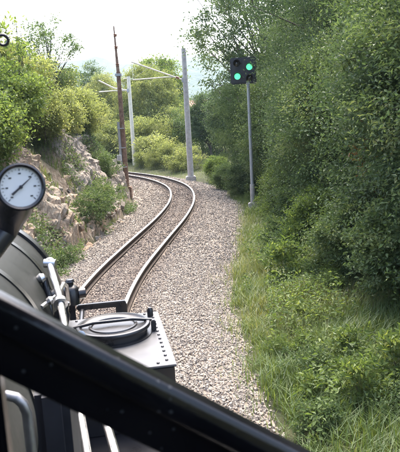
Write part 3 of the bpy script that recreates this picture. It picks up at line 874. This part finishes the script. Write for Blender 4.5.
for zz in (1.25, 2.0, 2.75):
    bm = bmesh.new(); box(bm, (-.03, -.04, zz), (.26, .22, .04), bevel=.006); part('strap', bm, M['galv'], t)
bm = bmesh.new(); tube(bm, [(.03, 0, 4.8), (.01, 0, 5.5), (-.01, 0, 6.6)], [.068, .05, .022], 10); part('top_rod', bm, M['wood_pole'], t)
for zz in (5.1, 5.75, 6.2):
    bm = bmesh.new(); lathe(bm, [(.02, 0), (.085, .03), (.05, .06), (.085, .09), (.03, .12), (.0, .12)], (.02, 0, zz), (0, 0, 1), 14); part('insulator', bm, M['insulator'], t)

def cantilever(t, side, z0, reach, drop, mat):
    """two struts meeting at a tip fitting, over the track"""
    bm = bmesh.new(); tube(bm, [(side * .08, 0, z0), (side * reach, 0, z0 + .98)], .034, 10); part('upper_strut', bm, mat, t)
    bm = bmesh.new(); tube(bm, [(side * .55, 0, z0 + .17), (side * .95, 0, z0 + .18), (side * reach, 0, z0 + .13)], .030, 10); part('registration_arm', bm, mat, t)
    bm = bmesh.new(); box(bm, (side * .1, 0, z0 + .01), (.16, .14, .22), bevel=.015); part('bracket', bm, M['galv'], t)
    bm = bmesh.new(); tube(bm, [(side * .3, 0, z0 + .1), (side * .45, 0, z0 + .165)], [.06, .06], 12); part('insulator', bm, M['insulator'], t)
    bm = bmesh.new(); tube(bm, [(side * reach, 0, z0 + .98), (side * (reach - .02), 0, z0 + .13)], .010, 6); part('dropper', bm, mat, t)

t = empty('catenary_mast', (-.32, 30.11, -.35), R(4)); tag(t, 'grey concrete mast outside the bend with cantilever arms reaching left', 'mast', 'overhead line masts')
bm = bmesh.new(); tube(bm, [(0, 0, 0), (0, 0, 3.2), (0, 0, 6.45)], [.155, .135, .11], 14); part('pole', bm, M['concrete'], t)
bm = bmesh.new(); box(bm, (0, 0, .1), (.5, .5, .3), bevel=.03); part('footing', bm, M['concrete'], t)
cantilever(t, -1, 4.95, 2.55, .95, M['cream'])

t = empty('catenary_mast', (-4.16, 40.63, -.38), R(8)); tag(t, 'slim cream mast farther round the bend with cantilever arms', 'mast', 'overhead line masts')
bm = bmesh.new(); tube(bm, [(0, 0, 0), (0, 0, 3), (0, 0, 6.15)], [.14, .125, .115], 14); part('pole', bm, M['cream'], t)
bm = bmesh.new(); box(bm, (0, 0, .1), (.5, .5, .3), bevel=.03); part('footing', bm, M['concrete'], t)
bm = bmesh.new(); tube(bm, [(.05, 0, 6.05), (-.35, 0, 6.02)], .035, 10); part('top_arm', bm, M['cream'], t)
bm = bmesh.new(); tube(bm, [(-.08, 0, 5.25), (-1.0, 0, 5.45), (-1.95, 0, 5.98)], .045, 10); part('upper_strut', bm, M['cream'], t)
bm = bmesh.new(); tube(bm, [(-.08, 0, 5.25), (-1.0, 0, 5.28), (-2.0, 0, 5.24)], .04, 10); part('registration_arm', bm, M['cream'], t)
bm = bmesh.new(); box(bm, (-.1, 0, 5.25), (.14, .3, .24), bevel=.015); part('bracket', bm, M['galv'], t)

# signal
t = empty('railway_signal', (1.75, 19.24, -.3), R(-3)); tag(t, 'black square light signal showing two green lights on a grey post', 'signal')
bm = bmesh.new(); tube(bm, [(0, 0, 0), (0, 0, 2), (0, 0, 4.25)], [.055, .05, .045], 14); part('post', bm, M['galv'], t)
bm = bmesh.new(); tube(bm, [(0, 0, .0), (0, 0, .75)], .075, 14); box(bm, (0, 0, .08), (.3, .3, .16), bevel=.02); part('post_base', bm, M['concrete'], t)
bm = bmesh.new(); box(bm, (-.135, 0, 4.32), (.80, .12, .80), bevel=.03); bd = part('signal_board', bm, M['signal_black'], t, smooth=False)
bm = bmesh.new(); box(bm, (-.135, .1, 4.32), (.5, .14, .5), bevel=.02); part('lamp_housing', bm, M['signal_black'], t, smooth=False)
bm = bmesh.new(); box(bm, (0, .02, 3.95), (.12, .16, .12), bevel=.012); part('post_bracket', bm, M['galv'], t, smooth=False)
def sig_lamp(dx, dz, lit):
    c = (dx - .135, -.062, 4.32 + dz)
    bm = bmesh.new(); lathe(bm, [(0, .032), (.05, .026), (.085, .008), (.095, 0)], c, (0, -1, 0), 24)
    ln = part('lens', bm, M['green'] if lit else M['unlit'], t)
    bm = bmesh.new()
    seg = 18; r0 = .115
    vs = []
    for k_ in range(seg + 1):
        a = R(-25) + R(230) * k_ / seg
        for dr, dy in ((0, .0), (0, -.17), (.008, -.17), (.008, .0)):
            ln_ = dy * (1 if math.sin(a) > 0 else .45)
            vs.append(bm.verts.new((c[0] + (r0 + dr) * math.cos(a), c[1] + ln_, c[2] + (r0 + dr) * math.sin(a))))
    for k_ in range(seg):
        for j in range(4):
            bm.faces.new((vs[k_ * 4 + j], vs[k_ * 4 + (j + 1) % 4], vs[k_ * 4 + 4 + (j + 1) % 4], vs[k_ * 4 + 4 + j]))
    bmesh.ops.recalc_face_normals(bm, faces=bm.faces)
    part('hood', bm, M['signal_black'], t)
sig_lamp(.19, .10, True); sig_lamp(-.19, -.17, True); sig_lamp(-.19, .22, False); sig_lamp(.19, -.24, False)

# small marker beyond the bend
t = empty('marker_post', (-1.98, 41.8, -.38)); tag(t, 'small grey round marker board low beside the line beyond the bend', 'marker')
bm = bmesh.new(); tube(bm, [(0, 0, 0), (0, 0, .6)], .03, 8); part('post', bm, M['galv'], t)
bm = bmesh.new(); lathe(bm, [(0, .02), (.15, .02), (.16, 0), (.15, -.02), (0, -.02)], (0, -.05, .72), (0, -1, 0), 20); part('board', bm, M['galv'], t)

# far house
t = empty('house', (3.2, 150, -.5), R(12)); tag(t, 'pale far-off house glimpsed between the trees right of the concrete mast', 'house')
bm = bmesh.new(); box(bm, (0, 0, 3.1), (8, 7, 6.2)); part('wall', bm, M['plaster'], t, smooth=False)
bm = bmesh.new()
vs = [bm.verts.new(v) for v in ((-4.5, -4, 6.2), (4.5, -4, 6.2), (4.5, 4, 6.2), (-4.5, 4, 6.2), (-4.5, 0, 8.6), (4.5, 0, 8.6))]
for f_ in ((0, 1, 5, 4), (2, 3, 4, 5), (0, 4, 3), (1, 2, 5), (3, 2, 1, 0)): bm.faces.new([vs[q] for q in f_])
part('roof', bm, M['roof'], t, smooth=False)
for dx in (-2.4, 0, 2.4):
    bm = bmesh.new(); box(bm, (dx, -3.53, 4.6), (1.0, .08, 1.4)); wf = part('window', bm, M['white_box'], t, smooth=False)
    bm = bmesh.new(); box(bm, (dx, -3.56, 4.6), (.8, .06, 1.2)); part('pane', bm, M['pane'], wf, smooth=False)

# ------------------------------------------------------------------ locomotive (x right of boiler axis, y ahead, z above rail)
YAW = R(9.5)
loco = empty('steam_locomotive', (-.9 * math.cos(YAW), -.9 * math.sin(YAW), 0), YAW)
tag(loco, 'black steam locomotive seen from its cab: boiler, gauge, pipes and tank top', 'locomotive')
AX = 1.38
bm = bmesh.new()
lathe(bm, [(0, -.2), (.6, -.2), (.6, 4.0), (.585, 4.03), (.54, 4.04), (.0, 4.10)], (0, 0, AX), (0, 1, 0), 96)
boiler = part('boiler', bm, M['boiler'], loco)
for yy in (.9, 1.55, 2.25, 2.95, 3.6):
    bm = bmesh.new(); lathe(bm, [(.598, -.03), (.607, -.03), (.607, .03), (.598, .03)], (0, yy, AX), (0, 1, 0), 96); part('boiler_band', bm, M['boiler_band'], boiler)
bm = bmesh.new(); lathe(bm, [(.599, -.05), (.618, -.05), (.622, 0), (.618, .05), (.58, .055)], (0, 3.96, AX), (0, 1, 0), 96); part('smokebox_rim', bm, M['black'], boiler)
# running board, frame and tank box
bm = bmesh.new(); box(bm, (.86, 1.95, .86), (.72, 4.5, .03), bevel=.006); rb = part('running_board', bm, M['black'], loco, smooth=False)
bm = bmesh.new(); box(bm, (1.212, 1.95, .80), (.02, 4.5, .12)); part('edge_angle', bm, M['black'], rb, smooth=False)
bm = bmesh.new(); box(bm, (.50, 1.9, .70), (.08, 4.9, .42)); part('main_frame', bm, M['black'], loco, smooth=False)
TX0, TX1, TY0, TY1, TZ = .63, 1.225, 3.0, 3.93, 1.222
bm = bmesh.new(); box(bm, ((TX0 + TX1) / 2, (TY0 + TY1) / 2, (TZ + .876) / 2), (TX1 - TX0, TY1 - TY0, TZ - .876), bevel=.008)
tank = part('tank', bm, M['black'], loco, smooth=False)
bm = bmesh.new(); box(bm, ((TX0 + TX1) / 2, (TY0 + TY1) / 2, TZ + .006), (TX1 - TX0 + .02, TY1 - TY0 + .02, .012), bevel=.003)
part('top_plate', bm, M['tank'], tank, smooth=False)
bm = bmesh.new(); lathe(bm, [(.009, 0), (.0085, .004), (.005, .007), (0, .008)], (0, 0, 0), (0, 0, 1), 10)
riv = bm_mesh('rivet', bm, True); riv.materials.append(M['black'])
zt = TZ + .012
for k_ in range(13):
    o = link('rivet', riv, None, tank); o.location = (TX1 - .035, TY0 + .06 + k_ * .068, zt)
for k_ in range(6):
    o = link('rivet', riv, None, tank); o.location = (TX0 + .06 + k_ * .09, TY1 - .03, zt)
for k_ in range(6):
    o = link('rivet', riv, None, tank); o.location = (TX0 + .06 + k_ * .09, TY0 + .03, zt)
# filler: low drum, dished lid, clamp bar and hinge
fc = (.925, 3.56, zt)
bm = bmesh.new(); lathe(bm, [(.232, 0), (.232, .010), (.206, .012), (.206, .045), (.0, .045)], fc, (0, 0, 1), 56); fill = part('filler_neck', bm, M['black'], tank)
bm = bmesh.new(); lathe(bm, [(.195, .046), (.221, .047), (.226, .054), (.226, .064), (.221, .071), (.205, .073), (.196, .066), (.186, .060), (.150, .060), (.144, .068), (.132, .068), (.126, .060), (.0, .064)], fc, (0, 0, 1), 56); part('filler_lid', bm, M['black'], tank)
bm = bmesh.new(); tube(bm, [(fc[0] - .24, fc[1] + .01, zt + .066), (fc[0] - .12, fc[1] + .012, zt + .084), (fc[0] + .12, fc[1] + .012, zt + .084), (fc[0] + .24, fc[1] + .01, zt + .066)], .010, 10); part('clamp_bar', bm, M['black'], tank)
for sx in (-1, 1):
    bm = bmesh.new(); box(bm, (fc[0] + sx * .245, fc[1], zt + .036), (.03, .045, .072), bevel=.006); part('clamp_lug', bm, M['black'], tank, smooth=False)
bm = bmesh.new(); lathe(bm, [(.02, 0), (.02, .045), (.012, .06), (0, .062)], (TX1 - .05, TY1 - .08, zt), (0, 0, 1), 14); part('plug', bm, M['black'], tank)
bm = bmesh.new(); lathe(bm, [(.016, 0), (.016, .03), (0, .035)], (TX1 - .22, TY1 - .05, zt), (0, 0, 1), 14); part('plug', bm, M['black'], tank)
# front step bar
bm = bmesh.new(); box(bm, (.85, 5.2, .945), (.43, .05, .05), bevel=.008); sb = part('front_bar', bm, M['black'], loco, smooth=False)
bm = bmesh.new(); box(bm, (1.02, 5.19, .88), (.10, .03, .14), bevel=.005); part('bar_bracket', bm, M['black'], sb, smooth=False)
bm = bmesh.new(); tube(bm, [(1.02, 5.18, .84), (1.02, 4.1, .84)], .022, 10); part('bar_stay', bm, M['black'], sb)
bm = bmesh.new(); tube(bm, [(.68, 5.18, .92), (.66, 4.15, .86)], .022, 10); part('bar_stay', bm, M['black'], sb)
# oil lamp at the front
lp = (.612, 4.9)
bm = bmesh.new(); lathe(bm, [(.05, -.09), (.068, -.085), (.07, .04), (.055, .06), (.028, .075), (.028, .10), (.04, .105), (.03, .125), (0, .13)], (lp[0], lp[1], 1.155), (0, 0, 1), 22); hl = part('oil_lamp', bm, M['black'], loco)
bm = bmesh.new(); tube(bm, [(lp[0] + .06, lp[1], 1.15), (lp[0] + .115, lp[1] + .01, 1.15)], .045, 16); part('lamp_lens_tube', bm, M['black'], hl)
bm = bmesh.new(); box(bm, (lp[0], lp[1], .99), (.05, .03, .20), bevel=.004); box(bm, (lp[0] - .04, 4.55, .90), (.05, .74, .03), bevel=.004); part('lamp_bracket', bm, M['black'], hl, smooth=False)
# pipes along the boiler
bm = bmesh.new(); tube(bm, [(.592, 3.5, 1.719), (.651, 3.2, 1.61), (.775, 2.2, 1.25), (.83, 1.6, 1.03), (.84, 1.5, .9)], .019, 14); p1 = part('steam_pipe', bm, M['chrome'], loco)
bm = bmesh.new(); tube(bm, [(.56, 3.515, 1.728), (.625, 3.5, 1.723)], .026, 12); lathe(bm, [(.0, 0), (.034, 0), (.034, .02), (.0, .02)], (.592, 3.51, 1.722), (-.15, 1, .35), 16); part('pipe_cap', bm, M['chrome'], p1)
bm = bmesh.new(); lathe(bm, [(.022, 0), (.038, .002), (.038, .028), (.022, .03)], (.660, 3.13, 1.583), (-.12, 1, .35), 18); part('pipe_collar', bm, M['chrome'], p1)
bm = bmesh.new(); tube(bm, [(.755, 3.0, 1.44), (.80, 2.7, 1.38), (.882, 2.2, 1.233), (.93, 1.75, 1.06), (.94, 1.65, .9)], .018, 14); part('steam_pipe', bm, M['chrome'], loco)
bm = bmesh.new(); tube(bm, [(.755, 2.99, 1.45), (.74, 3.06, 1.42), (.70, 3.1, 1.30), (.70, 3.1, 1.225)], .024, 12); part('pipe_elbow', bm, M['chrome'], loco)
# handrail brackets and valve gear beside the smokebox
def knob(name, c, r_, mat):
    bm = bmesh.new(); lathe(bm, [(0, -r_), (r_ * .7, -r_ * .7), (r_, 0), (r_ * .7, r_ * .7), (0, r_)], c, (1, .2, .3), 14); return part(name, bm, mat, loco)
bm = bmesh.new(); tube(bm, [(.56, 3.42, 1.66), (.58, 3.38, 1.58), (.575, 3.34, 1.42), (.64, 3.32, 1.3), (.66, 3.3, 1.2)], .020, 10); part('feed_pipe', bm, M['black'], loco)
bm = bmesh.new(); tube(bm, [(.56, 3.1, 1.585), (.63, 3.4, 1.565), (.645, 3.7, 1.55), (.645, 3.95, 1.47), (.64, 4.1, 1.3)], .013, 10); part('handrail', bm, M['chrome'], loco)
knob('valve_cap', (.545, 3.4, 1.668), .030, M['chrome']); knob('valve_cap', (.618, 3.4, 1.572), .030, M['chrome']); knob('valve_cap', (.60, 3.2, 1.59), .024, M['chrome'])
bm = bmesh.new(); lathe(bm, [(.045, 0), (.045, .10), (.03, .12), (.03, .17), (0, .17)], (.62, 3.38, 1.36), (.25, 0, 1), 16); part('check_valve', bm, M['black'], loco)
bm = bmesh.new(); tube(bm, [(.60, 3.3, 1.40), (.66, 3.35, 1.34), (.68, 3.4, 1.24)], .028, 12); part('valve_body', bm, M['black'], loco)
# near pipe and cladding sheet below the window rail
bm = bmesh.new(); tube(bm, [(.60, 1.40, 1.84), (.625, 1.40, 1.862), (.648, 1.40, 1.870), (.668, 1.40, 1.862), (.682, 1.40, 1.845), (.689, 1.40, 1.82), (.690, 1.40, 1.7), (.692, 1.40, 1.3), (.695, 1.40, .90)], .0125, 14); part('gauge_pipe', bm, M['dull_pipe'], loco)
bm = bmesh.new(); tube(bm, [(.53, 1.40, 1.66), (.60, 1.40, 1.84)], .013, 12); part('pipe_union', bm, M['dull_pipe'], loco)
bm = bmesh.new(); box(bm, (.742, 1.62, 1.36), (.085, .34, .98), bevel=.02); part('cladding_sheet', bm, M['cladding'], loco, smooth=False)

# pressure gauge
GC = Vector((.718, 1.5, 2.352)); face = (Vector((.9, 0, 2.48)) + Vector((.05, 0, .03)) - GC).normalized()
bm = bmesh.new(); lathe(bm, [(0, -.045), (.045, -.045), (.052, -.03), (.0535, .006), (.0575, .010), (.0575, .018), (.053, .021), (.0485, .017), (.0475, .008), (0, .008)], GC, face, 56)
ga = part('pressure_gauge', bm, M['bezel'], loco)
bm = bmesh.new(); lathe(bm, [(0, .0105), (.0475, .0105), (.0475, .0085)], GC, face, 48); part('dial', bm, M['dial'], ga)
fx = face.cross(Vector((0, 0, 1))).normalized() * -1
if fx.x < 0: fx = -fx
fz = fx.cross(face); fz = fz if fz.z > 0 else -fz
def on_dial(u, v, h=.0125): return GC + fx * u + fz * v + face * h
bm = bmesh.new()
def flat_bar(bm, p0, p1, w0, w1, h, th=.0008):
    d = Vector((p1[0] - p0[0], p1[1] - p0[1])); pn = Vector((-d.y, d.x)).normalized()
    c = [(p0[0] + pn.x * w0, p0[1] + pn.y * w0), (p0[0] - pn.x * w0, p0[1] - pn.y * w0), (p1[0] - pn.x * w1, p1[1] - pn.y * w1), (p1[0] + pn.x * w1, p1[1] + pn.y * w1)]
    lo_ = [bm.verts.new(on_dial(u, v, h)) for u, v in c]; hi = [bm.verts.new(on_dial(u, v, h + th)) for u, v in c]
    bm.faces.new(hi); bm.faces.new(lo_[::-1])
    for q in range(4): bm.faces.new((lo_[q], lo_[(q + 1) % 4], hi[(q + 1) % 4], hi[q]))
flat_bar(bm, (-.022, -.017), (0, 0), .0028, .0022, .0135); flat_bar(bm, (0, 0), (.027, .022), .0020, .0006, .0135)
bmesh.ops.recalc_face_normals(bm, faces=bm.faces)
lathe(bm, [(.0045, .0118), (.0045, .0152), (0, .016)], GC, face, 16)
part('needle', bm, M['ink'], ga, smooth=False)
bm = bmesh.new()
for k_ in range(25):
    a = R(225 - 270 * k_ / 24); r0 = .041 if k_ % 4 else .0385
    flat_bar(bm, (r0 * math.cos(a), r0 * math.sin(a)), (.0445 * math.cos(a), .0445 * math.sin(a)), .0004 if k_ % 4 else .0008, .0004 if k_ % 4 else .0008, .0108)
bmesh.ops.recalc_face_normals(bm, faces=bm.faces)
part('scale_marks', bm, M['ink'], ga, smooth=False)
bm = bmesh.new()
for k_ in range(7):
    a = R(225 - 270 * k_ / 6); u, v = .0325 * math.cos(a), .0325 * math.sin(a)
    flat_bar(bm, (u - .003, v), (u + .003, v), .0016, .0016, .0108)
bmesh.ops.recalc_face_normals(bm, faces=bm.faces)
part('scale_figures', bm, M['ink'], ga, smooth=False)
bm = bmesh.new(); tube(bm, [GC - face * .046, GC - face * .085 + Vector((-.022, 0, -.05)), GC - face * .10 + Vector((-.055, 0, -.105)), GC + Vector((-.10, .06, -.16)), GC + Vector((-.24, .08, -.27)), GC + Vector((-.32, .08, -.46))], [.046, .047, .040, .034, .03, .035], 24); part('gauge_stand', bm, M['bezel'], ga)

# whistle ring on its pull rod, upper left
rc = Vector((.713, 1.5, 2.695)); fd = (Vector((.9, 0, 2.48)) - rc).normalized()
bm = bmesh.new()
a_ = fd.cross(Vector((0, 0, 1))).normalized(); b_ = fd.cross(a_)
tube(bm, [rc + (a_ * math.cos(q) + b_ * math.sin(q)) * .0115 for q in [2 * math.pi * k_ / 28 for k_ in range(29)]], .0036, 10, cap=False)
wr = part('whistle_ring', bm, M['black'], loco)
bm = bmesh.new(); tube(bm, [rc + Vector((-.0135, 0, 0)), rc + Vector((-.08, .01, .012)), rc + Vector((-.36, .03, .02)), rc + Vector((-.42, .03, -.2)), rc + Vector((-.46, .03, -.76))], .005, 10); part('pull_rod', bm, M['black'], wr)

# diagonal bottom rail of the cab window, with the post it is fixed to
def wl(px_u, v, d): return Vector((px_u, d, v))
A = Vector((.735, .6, 2.368)); B = Vector((1.20, .6, 2.0415))     # along the upper edge
d_ = (B - A).normalized(); nn = Vector((-d_.z, 0, d_.x)); nn = nn if nn.z > 0 else -nn   # up across the rail
fw = Vector((0, -1, 0))
prof = [(0, .003), (-.0012, .0075), (-.004, .0105), (-.009, .0125), (-.024, .0135), (-.030, .0125), (-.0335, .0095), (-.0350, .004), (-.0365, .0035), (-.072, .0025), (-.0735, .001), (-.0735, -.012), (0, -.012)]
bm = bmesh.new(); rings = []
for P in (A, B): rings.append([bm.verts.new(P + nn * u + fw * h) for u, h in prof])
m_ = len(prof)
for q in range(m_): bm.faces.new((rings[0][q], rings[0][(q + 1) % m_], rings[1][(q + 1) % m_], rings[1][q]))
bm.faces.new(rings[0][::-1]); bm.faces.new(rings[1]); bmesh.ops.recalc_face_normals(bm, faces=bm.faces)
wr_ = link('window_rail', bm_mesh('window_rail', bm, True, R(30)), M['black_frame'], loco)
bm = bmesh.new(); box(bm, (.7655, .605, 2.05), (.046, .03, .44), bevel=.004); part('window_post', bm, M['black_frame'], wr_, smooth=False)

# the cab the view is taken from: roof, rear sheet and side sheets round the driver
bm = bmesh.new()
for k_ in range(12):
    a0, a1 = R(-62 + 124 * k_ / 12), R(-62 + 124 * (k_ + 1) / 12)
    q = [(1.38 * math.sin(a), 2.42 + .62 * math.cos(a)) for a in (a0, a1)]
    vs = [bm.verts.new((q[0][0], -1.5, q[0][1])), bm.verts.new((q[1][0], -1.5, q[1][1])), bm.verts.new((q[1][0], .72, q[1][1])), bm.verts.new((q[0][0], .72, q[0][1]))]
    bm.faces.new(vs)
bmesh.ops.remove_doubles(bm, verts=bm.verts, dist=1e-4)
r_ = bmesh.ops.solidify(bm, geom=list(bm.faces), thickness=.02)
part('cab_roof', bm, M['black'], loco)
bm = bmesh.new(); box(bm, (0, -1.47, 1.75), (2.44, .02, 1.86)); part('cab_rear_sheet', bm, M['black'], loco, smooth=False)
for sx in (-1, 1):
    bm = bmesh.new(); box(bm, (sx * 1.21, -.42, 1.42), (.02, 2.1, 1.1)); part('cab_side_sheet', bm, M['black'], loco, smooth=False)
    bm = bmesh.new(); box(bm, (sx * 1.21, -1.2, 2.33), (.02, .5, .72)); part('cab_side_post', bm, M['black'], loco, smooth=False)

def wire(name, label, pts, r_):
    P = np.array(pts, float); P = np.vstack([P])
    bm = bmesh.new(); tube(bm, [tuple(q) for q in P], r_, 5)
    tag(part(name, bm, M['galv'], None), label, 'wire', 'overhead line wires')
def sag(a, b, d, n=10):
    return [tuple(np.array(a) * (1 - t) + np.array(b) * t - np.array([0, 0, 4 * d * t * (1 - t)])) for t in np.linspace(0, 1, n)]
wire('contact_wire', 'lower thin overhead wire hanging from the cantilever arms above the track', sag((-.5, -6, 4.86), (-.5, 19, 4.8), .02) + sag((-.5, 19, 4.8), (-2.86, 30, 4.78), .02)[1:] + sag((-2.86, 30, 4.78), (-6.13, 40.4, 4.9), .02)[1:] + sag((-6.13, 40.4, 4.9), (-22, 49.5, 4.9), .03)[1:], .0045)
wire('messenger_wire', 'upper thin overhead wire strung between the tips of the cantilever arms', sag((-.5, -6, 5.6), (-.5, 19, 5.5), .12) + sag((-.5, 19, 5.5), (-2.86, 30, 5.62), .12)[1:] + sag((-2.86, 30, 5.62), (-6.1, 40.4, 5.62), .12)[1:] + sag((-6.1, 40.4, 5.62), (-22, 49.5, 5.7), .15)[1:], .004)
bm = bmesh.new(); box(bm, (0, -.45, .93), (2.4, 2.05, .03)); part('cab_floor', bm, M['black'], loco, smooth=False)
bm = bmesh.new(); lathe(bm, [(.0, 0), (.66, 0), (.66, .12), (.62, .14), (0, .14)], (0, -.32, AX), (0, 1, 0), 48); part('firebox_backhead', bm, M['black'], loco)
